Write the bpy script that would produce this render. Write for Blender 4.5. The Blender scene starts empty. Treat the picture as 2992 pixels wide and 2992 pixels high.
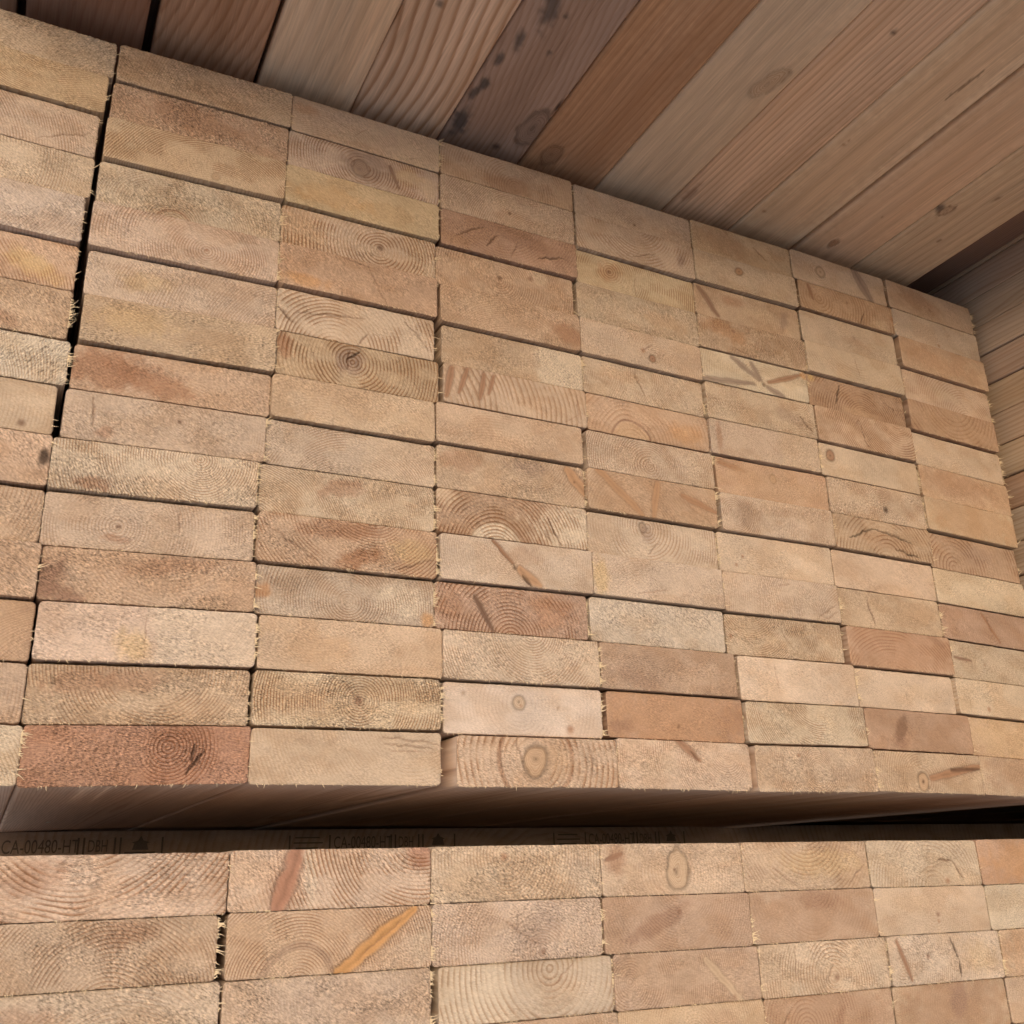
import bpy, math, random
import numpy as np

C = bpy.context.scene.collection
ZO = 1900.0            # height of the top of the upper stack above the ground, mm
MM = 0.001

# ------------------------------------------------------------------ scene, camera, light
sc = bpy.context.scene
sc.view_settings.view_transform = 'Standard'
sc.view_settings.look = 'None'
sc.view_settings.exposure = .33
sc.view_settings.gamma = 1.0
sc.view_settings.use_curve_mapping = False
sc.render.resolution_x = sc.render.resolution_y = 1024
cam_d = bpy.data.cameras.new('camera')
cam = bpy.data.objects.new('camera', cam_d)
C.objects.link(cam)
cam_d.sensor_width = 36.0
cam_d.lens = 35.1736
cam_d.clip_start = 0.01
cam_d.clip_end = 500
from mathutils import Matrix, Vector
RX, RY, RZ = (0.892769, -0.449592, -0.02881), (0.128721, 0.315844, -0.940039), (0.431734, 0.83553, 0.339847)
M = Matrix(((RX[0], -RY[0], -RZ[0], 0.1293654), (RX[1], -RY[1], -RZ[1], -0.6956383),
            (RX[2], -RY[2], -RZ[2], (ZO - 638.339) * MM), (0, 0, 0, 1)))
cam.matrix_world = M
sc.camera = cam

SUN_EL, SUN_AZ = math.radians(7), math.radians(26)   # azimuth measured from -Y (towards the camera) to -X (left)
w = bpy.data.worlds.new('World')
sc.world = w
w.use_nodes = True
nt = w.node_tree
sky = nt.nodes.new('ShaderNodeTexSky')
sky.sky_type = 'NISHITA'
sky.sun_disc = False
sky.sun_elevation = SUN_EL
d = Vector((-math.sin(SUN_AZ) * math.cos(SUN_EL), -math.cos(SUN_AZ) * math.cos(SUN_EL), math.sin(SUN_EL)))
sky.sun_rotation = math.atan2(d.x, d.y)
sky.air_density = 0.6
sky.dust_density = 4.0
sky.ozone_density = 0.6
bg = nt.nodes['Background']
bg.inputs['Strength'].default_value = .15
nt.links.new(sky.outputs[0], bg.inputs['Color'])
sd = bpy.data.lights.new('sun', 'SUN')
sd.energy = 1.4
sd.angle = math.radians(100)
sd.color = (1.0, 0.985, 0.965)
sun = bpy.data.objects.new('sun', sd)
C.objects.link(sun)
sun.location = d * 3
sun.rotation_euler = d.to_track_quat('Z', 'Y').to_euler()

# ------------------------------------------------------------------ small helpers
def lin(c):
    c = np.asarray(c, float) / 255.0
    return np.where(c <= 0.04045, c / 12.92, ((c + 0.055) / 1.055) ** 2.4)

PAL = dict(T=(168, 112, 86), Q=(166, 123, 96), P=(214, 190, 160), W=(222, 205, 180), p=(206, 180, 149), y=(210, 180, 134), t=(199, 166, 131),
           o=(186, 140, 100), r=(172, 135, 104), d=(166, 124, 95), g=(168, 144, 122), k=(112, 82, 64),
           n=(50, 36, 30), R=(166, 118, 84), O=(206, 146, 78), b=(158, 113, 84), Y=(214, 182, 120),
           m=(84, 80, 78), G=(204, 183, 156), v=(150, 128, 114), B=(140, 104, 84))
ALB = 0.92
_mean = np.array((201.0, 177, 150))
def _soft(k, v):
    f = dict(k=0.0, n=0.0, m=0.0, Q=0.2, O=0.15, R=0.6, r=0.66, o=0.64, Y=0.72, y=0.72, G=0.55, d=0.52, B=0.35, b=0.35, v=0.35).get(k, 0.48)
    return np.array(v) * (1 - f) + _mean * f
PALL = {k: lin(_soft(k, v)) * ALB * np.array((0.93, 1.0, 1.22)) for k, v in PAL.items()}

PALF = {k: lin(np.array(v) * (0.86 if k not in 'knm' else 1) + _mean * (0.14 if k not in 'knm' else 0)) * ALB * np.array((0.95, 1.0, 1.17)) for k, v in PAL.items()}

_tab = np.random.RandomState(7).rand(256, 256)
def vn(x, y, s=0):
    x = np.asarray(x, float) + s * 17.31 + 300; y = np.asarray(y, float) + s * 9.77 + 300
    xi = np.floor(x).astype(int); yi = np.floor(y).astype(int)
    fx = x - xi; fy = y - yi
    fx = fx * fx * (3 - 2 * fx); fy = fy * fy * (3 - 2 * fy)
    a = _tab[xi & 255, yi & 255]; b = _tab[(xi + 1) & 255, yi & 255]
    c = _tab[xi & 255, (yi + 1) & 255]; e = _tab[(xi + 1) & 255, (yi + 1) & 255]
    return (a * (1 - fx) + b * fx) * (1 - fy) + (c * (1 - fx) + e * fx) * fy
def fbm(x, y, s=0, n=3):
    t = 0; a = 1; tot = 0
    for i in range(n):
        t = t + a * vn(x * 2 ** i, y * 2 ** i, s + i * 3.3); tot += a; a *= 0.5
    return t / tot
def sm(a, b, x):
    t = np.clip((x - a) / (b - a), 0, 1)
    return t * t * (3 - 2 * t)

# ------------------------------------------------------------------ materials
def wood_material():
    m = bpy.data.materials.new('sawn_spruce')
    m.use_nodes = True
    n = m.node_tree.nodes; L = m.node_tree.links
    bs = n['Principled BSDF']
    bs.inputs['Roughness'].default_value = 0.82
    bs.inputs['Specular IOR Level'].default_value = 0.22
    def attr(name):
        a = n.new('ShaderNodeAttribute'); a.attribute_name = name; return a
    def math_(op, a, b=None, c=None):
        q = n.new('ShaderNodeMath'); q.operation = op
        for i, v in enumerate((a, b, c)):
            if v is None: continue
            if isinstance(v, (int, float)): q.inputs[i].default_value = v
            else: L.new(v, q.inputs[i])
        return q.outputs[0]
    tint = attr('tint'); ph = attr('phase'); rc = attr('ringc'); fz = attr('fuzz'); fib = attr('fib')
    n1 = n.new('ShaderNodeTexNoise'); n1.inputs['Scale'].default_value = 0.62; n1.inputs['Detail'].default_value = 3.0
    n1.inputs['Roughness'].default_value = 0.62
    L.new(fib.outputs['Vector'], n1.inputs['Vector'])
    n2 = n.new('ShaderNodeTexNoise'); n2.inputs['Scale'].default_value = 0.09; n2.inputs['Detail'].default_value = 2.0
    L.new(fib.outputs['Vector'], n2.inputs['Vector'])
    # ring profile: slow rise of late wood, abrupt fall
    wob = math_('MULTIPLY_ADD', n1.outputs['Fac'], 0.22, ph.outputs['Fac'])
    fr = math_('FRACT', wob)
    ramp = n.new('ShaderNodeValToRGB')
    e = ramp.color_ramp.elements
    e[0].position = 0.0; e[0].color = (0.25, 0.25, 0.25, 1)
    e[1].position = 1.0; e[1].color = (0.25, 0.25, 0.25, 1)
    for p_, v_ in ((0.12, 0.0), (0.5, 0.16), (0.82, 1.0), (0.93, 0.9)):
        q = e.new(p_); q.color = (v_, v_, v_, 1)
    L.new(fr, ramp.inputs['Fac'])
    late = math_('MULTIPLY', ramp.outputs['Color'], rc.outputs['Fac'])
    mixr = n.new('ShaderNodeMix'); mixr.data_type = 'RGBA'; mixr.blend_type = 'MULTIPLY'
    mixr.inputs['B'].default_value = (0.60, 0.47, 0.38, 1)
    L.new(late, mixr.inputs['Factor']); L.new(tint.outputs['Color'], mixr.inputs['A'])
    # flecks
    hi = math_('SUBTRACT', n1.outputs['Fac'], 0.5)
    am = math_('MULTIPLY_ADD', fz.outputs['Fac'], 1.9, 0.3)
    fl = math_('MULTIPLY', hi, am)
    fl2 = math_('MULTIPLY_ADD', n2.outputs['Fac'], 0.24, -0.12)
    val = math_('ADD', math_('ADD', fl, fl2), 1.0)
    hsv = n.new('ShaderNodeHueSaturation')
    L.new(val, hsv.inputs['Value']); L.new(mixr.outputs['Result'], hsv.inputs['Color'])
    L.new(hsv.outputs['Color'], bs.inputs['Base Color'])
    bh = math_('ADD', math_('MULTIPLY', n1.outputs['Fac'], math_('ADD', fz.outputs['Fac'], 0.08)), math_('MULTIPLY', late, 0.12))
    bump = n.new('ShaderNodeBump'); bump.inputs['Strength'].default_value = 0.75
    bump.inputs['Distance'].default_value = 0.0011
    L.new(bh, bump.inputs['Height']); L.new(bump.outputs['Normal'], bs.inputs['Normal'])
    return m
def plain(name, rgb, rough=0.9, noise=0.0, scale=40):
    m = bpy.data.materials.new(name); m.use_nodes = True
    n = m.node_tree.nodes; L = m.node_tree.links; bs = n['Principled BSDF']
    bs.inputs['Roughness'].default_value = rough; bs.inputs['Specular IOR Level'].default_value = 0.2
    t = n.new('ShaderNodeTexNoise'); t.inputs['Scale'].default_value = scale; t.inputs['Detail'].default_value = 4
    tc = n.new('ShaderNodeTexCoord'); L.new(tc.outputs['Object'], t.inputs['Vector'])
    mx = n.new('ShaderNodeMix'); mx.data_type = 'RGBA'
    mx.inputs['A'].default_value = (*[c * (1 - noise) for c in rgb], 1); mx.inputs['B'].default_value = (*[min(1, c * (1 + noise)) for c in rgb], 1)
    L.new(t.outputs['Fac'], mx.inputs['Factor']); L.new(mx.outputs['Result'], bs.inputs['Base Color'])
    return m
WOOD = wood_material()
FIBRE = plain('torn_fibre', tuple(lin((220, 202, 176))), 0.8, 0.15, 300)
INK = plain('stamp_ink', (0.125, 0.10, 0.085), 0.8, 0.5, 900)
CHALK = plain('chalk', (0.75, 0.72, 0.66), 0.9, 0.2, 400)
CONC = plain('concrete', (.68, .68*.97, .68*.92), 0.9, 0.25, 2.0)  # kept pale so the added ground bounces more light upward

# ------------------------------------------------------------------ pigment features on a plane with coordinates a, b (mm)
def feats(spec, a, b, seed, W=0, T=0, frac=True):
    """returns functions applied to the state (tint, rc, fuzz, phase, disp)"""
    out = []
    for f in [s.strip() for s in spec.split(';') if s.strip()]:
        q = f.split()
        out.append((q[0], q[1:]))
    return out
def apply_feats(st, fl, a, b, seed, W, T, frac):
    def U(u): return (float(u) - 0.5) * W if frac else float(u)
    def V(v): return (0.5 - float(v)) * T if frac else float(v)
    def mixc(mask, col):
        st['tint'] = st['tint'] * (1 - mask[:, None]) + PALF[col] * mask[:, None]
    for i, (k, q) in enumerate(fl):
        wa = (fbm(a / 9, b / 9, seed + i, 2) - 0.5); wb = (fbm(a / 9, b / 9, seed + i + 40, 2) - 0.5)
        if k == 'K':      # knot u v rx ry colour [angle]
            u, v, rx, ry = U(q[0]), V(q[1]), float(q[2]), float(q[3]); ang = math.radians(float(q[5])) if len(q) > 5 else 0
            da, db = a - u + wa * rx * 0.5, b - v + wb * ry * 0.5
            xa = da * math.cos(ang) + db * math.sin(ang); xb = -da * math.sin(ang) + db * math.cos(ang)
            r = np.sqrt((xa / rx) ** 2 + (xb / ry) ** 2)
            m = sm(1.08, 0.9, r)
            mixc(m * 0.72, q[4])
            rim = np.exp(-((r - 1.0) / (0.10 + 0.5 / max(rx, 1))) ** 2)
            st['tint'] *= (1 - 0.42 * rim)[:, None]
            core = np.exp(-(r / 0.22) ** 2)
            st['tint'] *= (1 - 0.45 * core)[:, None]
            st['fuzz'] *= 1 - 0.85 * m
            st['phase'] = st['phase'] * (1 - m) + (r * min(rx, ry) / 1.3 + st['phase'] * 0.02) * m
            st['rc'] = st['rc'] * (1 - m) + 0.5 * m
            st['phase'] = st['phase'] + 0.9 * np.exp(-np.maximum(r - 1, 0) * 1.4) * (1 - m)
        elif k == 'D':    # plain dark dot u v r colour
            r = np.hypot(a - U(q[0]) + wa, b - V(q[1]) + wb) / float(q[2])
            mixc(sm(1.35, 0.2, r) * 0.75, q[3])
        elif k == 'E':    # plain ellipse with a ragged edge: u v rx ry angle colour amount
            u, v, rx, ry, ang, am = U(q[0]), V(q[1]), float(q[2]), float(q[3]), math.radians(float(q[4])), float(q[6])
            da, db = a - u, b - v
            xa = da * math.cos(ang) + db * math.sin(ang); xb = -da * math.sin(ang) + db * math.cos(ang)
            r = np.sqrt((xa / rx) ** 2 + (xb / ry) ** 2) + 0.9 * (fbm(a / 5, b / 5, seed + i + 9, 3) - 0.5)
            mixc(sm(1.3, 0.45, r) * am, q[5])
        elif k == 'S':    # limb or resin streak u1 v1 u2 v2 w colour
            x1, y1, x2, y2, ww = U(q[0]), V(q[1]), U(q[2]), V(q[3]), float(q[4])
            L2 = (x2 - x1) ** 2 + (y2 - y1) ** 2
            t = ((a - x1) * (x2 - x1) + (b - y1) * (y2 - y1)) / L2
            tc = np.clip(t, 0, 1)
            dd = np.hypot(a - x1 - tc * (x2 - x1) + wa * ww * 0.6, b - y1 - tc * (y2 - y1) + wb * ww * 0.6)
            wl = ww * (0.45 + 0.55 * np.sin(np.pi * np.clip(tc * 0.8 + 0.15, 0, 1)))
            m = sm(1.3, 0.55, dd / wl)
            halo = np.exp(-(dd / (wl * 2.0)) ** 2)
            mixc(halo * 0.22, q[5]); mixc(m * 0.78, q[5])
            st['tint'] *= (1 - 0.3 * np.exp(-((dd - wl) / (0.16 * wl + 0.2)) ** 2))[:, None]
            st['tint'] *= (1 - 0.25 * np.exp(-(dd / (wl * 0.3)) ** 2))[:, None]
            st['fuzz'] *= 1 - 0.9 * m
            st['rc'] = st['rc'] * (1 - 0.9 * m)
        elif k == 'C':    # drying crack u1 v1 u2 v2 w
            x1, y1, x2, y2, ww = U(q[0]), V(q[1]), U(q[2]), V(q[3]), float(q[4])
            L_ = math.hypot(x2 - x1, y2 - y1)
            t = ((a - x1) * (x2 - x1) + (b - y1) * (y2 - y1)) / L_ ** 2
            tc = np.clip(t, 0, 1)
            wob = (fbm(tc * L_ / 5, tc * 0, seed + i + 3, 3) - 0.5) * min(4, L_ * 0.12)
            nx, ny = -(y2 - y1) / L_, (x2 - x1) / L_
            dd = np.hypot(a - x1 - tc * (x2 - x1) - nx * wob, b - y1 - tc * (y2 - y1) - ny * wob)
            wl = ww * (0.35 + 0.65 * np.sin(np.pi * np.clip(tc, 0.03, 0.97)))
            m = sm(1.5, 0.6, dd / wl)
            mixc(m * (0.45 if ww < 0.9 else 0.7), 'B' if ww < 0.65 else 'k' if ww < 1.05 else 'n')
            st['disp'] = st['disp'] - m * min(1.2, ww * 1.2)
        elif k == 'A':    # band between two ring radii around the pith: r0 r1 colour amount
            r = st['r'] + (fbm(a / 14, b / 14, seed + i, 2) - 0.5) * 2.5
            r0, r1 = float(q[0]), float(q[1])
            m = sm(r0 - 0.35, r0 + 0.35, r) * sm(r1 + 0.8, r1 - 0.5, r)
            mixc(m * float(q[3]), q[2])
        elif k == 'H':    # half: everything right of u takes a colour: u colour amount
            m = sm(-5, 5, a - U(q[0]) + wa * 14)
            mixc(m * float(q[2]), q[1])
        elif k == 'F':    # smoother than the rest, fuzz multiplier
            st['fuzz'] *= float(q[0])
        elif k == 'X':    # patch with its own ring contrast: u v rx ry contrast
            r = np.sqrt(((a - U(q[0])) / float(q[2])) ** 2 + ((b - V(q[1])) / float(q[3])) ** 2) + 0.5 * wa
            m = sm(1.2, 0.6, r)
            st['rc'] = st['rc'] * (1 - m) + float(q[4]) * m

# ------------------------------------------------------------------ one board as ONE mesh: detailed front end, long faces, back end
def build_board(name, x0, x1, zt, zb, yf, yb, base, pith, spec, fuzz=0.6, ang=-30, seed=0, step=0.9, tilt=0.0,
                ny=3, rad=2.6, side_rc=0.5, side_mode=None, side_spec='', side_col=None, rag=0.5, end=True, vstep=None, yds=None, side_fuzz=0.06,
                side_tone=1.0, bow=(0, 0)):
    """x0..x1, zb..zt, yf (front end) .. yb in mm; pith = (u, v, ring spacing, contrast)"""
    W, T = x1 - x0, zt - zb
    cx, cz = (x0 + x1) / 2, (zt + zb) / 2
    rs = np.random.RandomState(seed * 7 + 13)
    nu = max(4, int(W / step)); vstep = vstep or step
    us = np.linspace(-1, 1, nu + 1)
    inner = np.linspace(-(T / 2 - rad), T / 2 - rad, max(3, int((T - 2 * rad) / vstep)) + 1)
    arc = [T / 2 - rad * (1 - math.sin(q)) for q in (math.radians(30), math.radians(62), math.radians(90))]
    vs = np.concatenate([[-q for q in arc[::-1]], inner, arc])
    nv = len(vs) - 1
    over = np.maximum(np.abs(vs) - (T / 2 - rad), 0)
    hw = W / 2 - rad + np.sqrt(np.maximum(rad ** 2 - over ** 2, 0))
    X = us[None, :] * hw[:, None]; Z = np.repeat(vs[:, None], nu + 1, 1)
    # perimeter indices, anticlockwise seen from the front
    idx = np.arange((nu + 1) * (nv + 1)).reshape(nv + 1, nu + 1)
    per = np.concatenate([idx[0, :], idx[1:, -1], idx[-1, -2::-1], idx[-2:0:-1, 0]])
    xf, zf = X.ravel().copy(), Z.ravel().copy()
    # ragged outline
    if rag > 0:
        px_, pz_ = xf[per], zf[per]
        nrm = np.stack([px_ / (W / 2), pz_ / (T / 2)], 1)
        sel = np.abs(px_) / (W / 2) > 1 - 2 * rad / W
        jit = (0.5 * vn(np.arange(len(per)) / 2.2, 0, seed) + 0.5 * vn(np.arange(len(per)) / 9.0, 3, seed) - 0.5) * 2 * rag
        right = px_ > W / 2 - rad
        jit = np.where(right, jit * 1.8 , jit)
        xf[per] = px_ + np.where(sel, np.sign(px_) * jit, 0)
        zf[per] = pz_ + np.where(np.abs(pz_) > T / 2 - rad, np.sign(pz_) * jit * 0.8, 0)
    pu, pv, sp, rcn = pith
    ppx, ppz = (pu - 0.5) * W, (0.5 - pv) * T
    base = PALF[base[1:]] if base[0] == '!' else PALL[base] if isinstance(base, str) else np.asarray(base)
    base = base * (1 + 0.05 * (rs.rand(3) - 0.5)) * (0.95 + 0.1 * rs.rand())
    def state(a, b, y, isside):
        nlow = fbm(a / 38, b / 20 + y / 400, seed, 3) - 0.5
        wx = (vn(a / 22, b / 22, seed + 5) - 0.5) * 3.2 + (vn(a / 60, y / 260, seed + 6) - 0.5) * (7 if isside else 0)
        r = np.hypot(a - ppx + y * tx, b - ppz + y * tz) + wx
        rr = r + 0.10 * sp * 6 * (vn(r / (sp * 3.1), 0 * r, seed + 8) - 0.5)
        st = dict(r=r, phase=rr / sp, rc=np.full(a.shape, rcn if not isside else side_rc), fuzz=np.full(a.shape, fuzz if not isside else side_fuzz), disp=np.zeros(a.shape))
        tint = np.repeat((base if not isside else (PALL[side_col] if isinstance(side_col, str) else base * 0.98))[None, :], len(a), 0) * (side_tone if isside else 1)
        tint = tint * (1 + nlow * 0.30)[:, None]
        if not isside:
            st['rc'] = st['rc'] * (0.4 + 1.15 * sm(0.36, 0.66, fbm(a / 17, b / 11, seed + 61, 2)))
        # heartwood / dry patches
        q = fbm(a / 26, b / 15 + y / 300, seed + 77, 3)
        m = sm(0.52, 0.66, q) * 0.55
        tint = tint * (1 - m[:, None] * np.array([0.10, 0.16, 0.22]))
        m = sm(0.50, 0.36, q) * 0.5
        tint = tint * (1 + m[:, None] * np.array([0.05, 0.08, 0.12]))
        st['tint'] = tint
        st['fuzz'] = st['fuzz'] * (0.62 + 0.75 * sm(0.3, 0.7, fbm(a / 24, b / 14, seed + 21, 2)))
        return st
    tx, tz = (rs.rand() - 0.5) * 0.03, (rs.rand() - 0.5) * 0.03
    st = state(xf, zf, np.zeros_like(xf), False)
    apply_feats(st, feats(spec, xf, zf, seed), xf, zf, seed, W, T, True)
    # relief of the sawn end: torn fibre tufts, standing late wood, saw marks
    an = math.radians(ang)
    xr = xf * math.cos(an) + zf * math.sin(an); zr = -xf * math.sin(an) + zf * math.cos(an)
    fb = fbm(xr / 2.6, zr / 0.95, seed + 31, 3)
    fb2 = vn(xr / 1.5, zr / 0.8, seed + 57)
    relief = (fb - 0.5) * 1.45 * st['fuzz'] + (sm(0.55, 0.8, fb2)) * 0.45 * st['fuzz']
    fr = np.mod(st['phase'], 1.0)
    relief += sm(0.4, 0.85, fr) * sm(1.0, 0.93, fr) * st['rc'] * 0.28 * (0.5 + fb)
    relief += (fbm(xf / 60, zf / 30, seed + 3, 2) - 0.5) * 1.2
    relief += st['disp']
    edge = np.zeros(len(xf), bool); edge[per] = True
    relief[edge] = relief[edge] * 0.6 - 0.35
    yfront = yf - relief + 0.3
    V = [np.stack([xf, yfront, zf], 1)]
    # long faces
    if yds is None:
        yds = [1.2] + list(np.linspace(0, yb - yf, ny + 1)[1:])
    pxy = np.stack([xf[per], zf[per]], 1)
    # relax the ragged outline behind the front
    pxs = np.stack([X.ravel()[per], Z.ravel()[per]], 1)
    n0 = len(xf); P_ = len(per)
    st_all = [st]
    fib_all = [np.stack([xr * 0.75, zr * 1.9, np.full_like(xf, seed * 3.7)], 1)]
    for yd in yds:
        V.append(np.stack([pxs[:, 0] + bow[0] * math.sin(yd / 900), np.full(P_, yf + yd), pxs[:, 1]], 1))
    ya = np.repeat(np.array(yds), P_)
    xa = np.tile(pxs[:, 0], len(yds)); za = np.tile(pxs[:, 1], len(yds))
    s2 = state(xa, za, ya, True)
    if side_mode:
        s2['phase'] = side_mode(xa + cx, ya + yf, za + cz)
    if side_spec:
        # features given in world mm on the (X, Y) plane (underside) or (Y, Z) plane (edge face)
        if side_spec[0] == '|':
            apply_feats(s2, feats(side_spec[1:], 0, 0, seed), ya + yf, za + cz, seed, 1, 1, False)
        else:
            apply_feats(s2, feats(side_spec, 0, 0, seed), xa + cx, ya + yf, seed, 1, 1, False)
    fib_all.append(np.stack([xa, za, ya * 0.035 + seed * 3.7], 1))
    V = np.concatenate(V)
    if tilt:
        V[:, 2] += tilt * V[:, 0] / W
    # quads
    q0 = np.stack([idx[:-1, :-1].ravel(), idx[:-1, 1:].ravel(), idx[1:, 1:].ravel(), idx[1:, :-1].ravel()], 1)
    rings = [per] + [n0 + i * P_ + np.arange(P_) for i in range(len(yds))]
    qs = [q0]
    for A, B in zip(rings[:-1], rings[1:]):
        qs.append(np.stack([A, B, np.roll(B, -1), np.roll(A, -1)], 1))
    Q = np.concatenate(qs)
    back = rings[-1][::-1]
    loops = np.concatenate([Q.ravel(), back])
    starts = np.concatenate([np.arange(len(Q)) * 4, [len(Q) * 4]])
    tot = np.concatenate([np.full(len(Q), 4), [P_]])
    me = bpy.data.meshes.new(name)
    me.vertices.add(len(V)); me.loops.add(len(loops)); me.polygons.add(len(starts))
    V[:, 1] -= yf
    me.vertices.foreach_set('co', (V * MM).astype(np.float32).ravel())
    me.loops.foreach_set('vertex_index', loops.astype(np.int32))
    me.polygons.foreach_set('loop_start', starts.astype(np.int32))
    me.polygons.foreach_set('use_smooth', np.ones(len(starts), bool))
    me.update(calc_edges=True)
    sharp = np.zeros(len(starts), bool)
    def setf(nm, arr):
        a = me.attributes.new(nm, 'FLOAT', 'POINT'); a.data.foreach_set('value', arr.astype(np.float32))
    for nm, k in (('phase', 'phase'), ('ringc', 'rc'), ('fuzz', 'fuzz')):
        setf(nm, np.concatenate([st[k], s2[k]]))
    t = np.concatenate([st['tint'], s2['tint']]); t = np.clip(np.concatenate([t, np.ones((len(t), 1))], 1), 0, 1)
    a = me.attributes.new('tint', 'FLOAT_COLOR', 'POINT'); a.data.foreach_set('color', t.astype(np.float32).ravel())
    a = me.attributes.new('fib', 'FLOAT_VECTOR', 'POINT'); a.data.foreach_set('vector', np.concatenate(fib_all).astype(np.float32).ravel())
    me.materials.append(WOOD)
    o = bpy.data.objects.new(name, me); C.objects.link(o)
    o.location = (cx * MM, yf * MM, (cz + ZO) * MM)
    return o

def tag(o, label, cat, group=None, kind=None):
    if label: o['label'] = label
    if cat: o['category'] = cat
    if group: o['group'] = group
    if kind: o['kind'] = kind
    return o

def splinters(parent, W, T, tilt, nr, nb, seed, nl=0):
    """hair-thin torn fibres standing off the right and lower saw edges, one mesh"""
    rs = random.Random(seed)
    vs, fs = [], []
    def hair(p, dirv, L, r, bend):
        d_ = Vector(dirv).normalized(); side = d_.cross(Vector((0, 1, 0.2))).normalized(); up = side.cross(d_)
        b = len(vs); N = 3
        for i in range(N + 1):
            t = i / N
            c = Vector(p) + d_ * (L * t) + Vector(bend) * (t * t * L)
            rr = r * (1 - 0.85 * t)
            for k in range(3):
                q = k * 2.094
                vs.append(c + side * (rr * math.cos(q)) * 1.6 + up * (rr * math.sin(q)))
        for i in range(N):
            for k in range(3):
                fs.append((b + i * 3 + k, b + i * 3 + (k + 1) % 3, b + (i + 1) * 3 + (k + 1) % 3, b + (i + 1) * 3 + k))
    cl = [rs.uniform(-T / 2 + 3, T / 2 - 3) for _ in range(4)]
    for i in range(nr):
        z = rs.choice(cl[:rs.choice((2, 3, 4))]) + rs.gauss(0, 1.5) if rs.random() < 0.8 else rs.uniform(-T / 2 + 2, T / 2 - 2)
        z = max(-T / 2 + 0.8, min(T / 2 - 1.5, z))
        L = rs.choice((0.7, 1.0, 1.4, 2.0, 3.0, 5.5)) * rs.uniform(0.6, 1.3)
        hair((W / 2 - 0.6, rs.uniform(-0.3, 0.8), z + tilt / 2), (1, rs.uniform(-0.7, 0.1), rs.uniform(-0.5, 0.6)), L, rs.uniform(0.16, 0.4),
             (0, rs.uniform(-0.3, 0.1), rs.uniform(-0.5, 0.5)))
    cb = [rs.uniform(-W / 2 + 8, W / 2 - 8) for _ in range(4)]
    for i in range(nb):
        x = rs.uniform(-W / 2 + 3, W / 2 - 2) if rs.random() < 0.4 else max(-W / 2 + 3, min(W / 2 - 2, rs.choice(cb) + rs.gauss(0, 5)))
        L = rs.choice((0.9, 1.3, 1.8, 2.8)) * rs.uniform(0.7, 1.3)
        hair((x, rs.uniform(-0.3, 0.6), -T / 2 + 0.5 + tilt * x / W), (rs.uniform(-0.5, 0.8), rs.uniform(-0.8, 0), -1), L, rs.uniform(0.14, 0.3),
             (rs.uniform(-0.5, 0.5), 0, 0))
    for i in range(nl):
        x = -W / 2 + 0.5; z = rs.uniform(-T / 2 + 2, T / 2 - 2)
        hair((x, 0, z - tilt / 2), (-1, rs.uniform(-0.8, 0), rs.uniform(-0.6, 0.6)), rs.uniform(0.6, 1.6), 0.2, (0, 0, 0.2))
    if not fs: return
    me = bpy.data.meshes.new('splinters')
    me.from_pydata([tuple(v * MM) for v in vs], [], fs)
    me.materials.append(FIBRE)
    o = bpy.data.objects.new('splinters', me); C.objects.link(o); o.parent = parent; o['kind'] = 'stuff'
    return o
# ------------------------------------------------------------------ measured stack: right edge, top, height and lean of every board end, mm
XR = [
[145.3,287.1,424.6,565.3,707.4,841.1,982.7,1128.2],[142.3,286.0,423.7,564.8,706.1,842.5,986.4,1128.4],
[139.8,284.9,422.9,564.5,704.8,843.1,985.6,1129.9],[140.5,283.9,420.5,560.3,703.4,843.7,983.8,1129.1],
[138.0,283.0,421.0,563.5,702.1,842.0,982.0,1125.4],[138.2,284.2,419.7,566.1,702.7,844.7,983.5,1126.9],
[138.0,285.3,422.6,566.6,703.5,841.8,985.3,1126.8],[141.0,283.5,418.2,559.4,704.2,848.8,983.7,1121.9],
[136.8,281.8,419.9,561.1,702.3,846.5,981.9,1119.8],[138.0,277.4,418.9,560.3,700.6,841.4,980.6,1119.8],
[138.0,277.9,419.7,562.2,700.1,839.7,979.1,1119.8],[140.2,280.6,419.0,557.0,699.1,840.3,982.9,1119.8],
[141.6,282.9,424.5,563.6,704.4,848.5,981.1,1119.8],[141.7,281.1,422.9,565.7,710.3,850.8,991.0,1121.8],
[143.8,283.1,422.6,574.7,709.4,854.7,994.3,1123.8]]
XR2 = [[133.4,274.4,414.9,555.2,690.9,830.1,971.1,1112.1],[133.4,270.4,415.8,553.0,694.5,832.2,972.3,1113.3],
[133.4,274.4,415.8,561.3,697.9,838.3,979.9,1120.9],[133.4,274.4,416.8,563.3,699.9,838.3,979.9,1120.9],[133.4,274.4,416.8,563.3,699.9,838.3,979.9,1120.9]]
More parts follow.
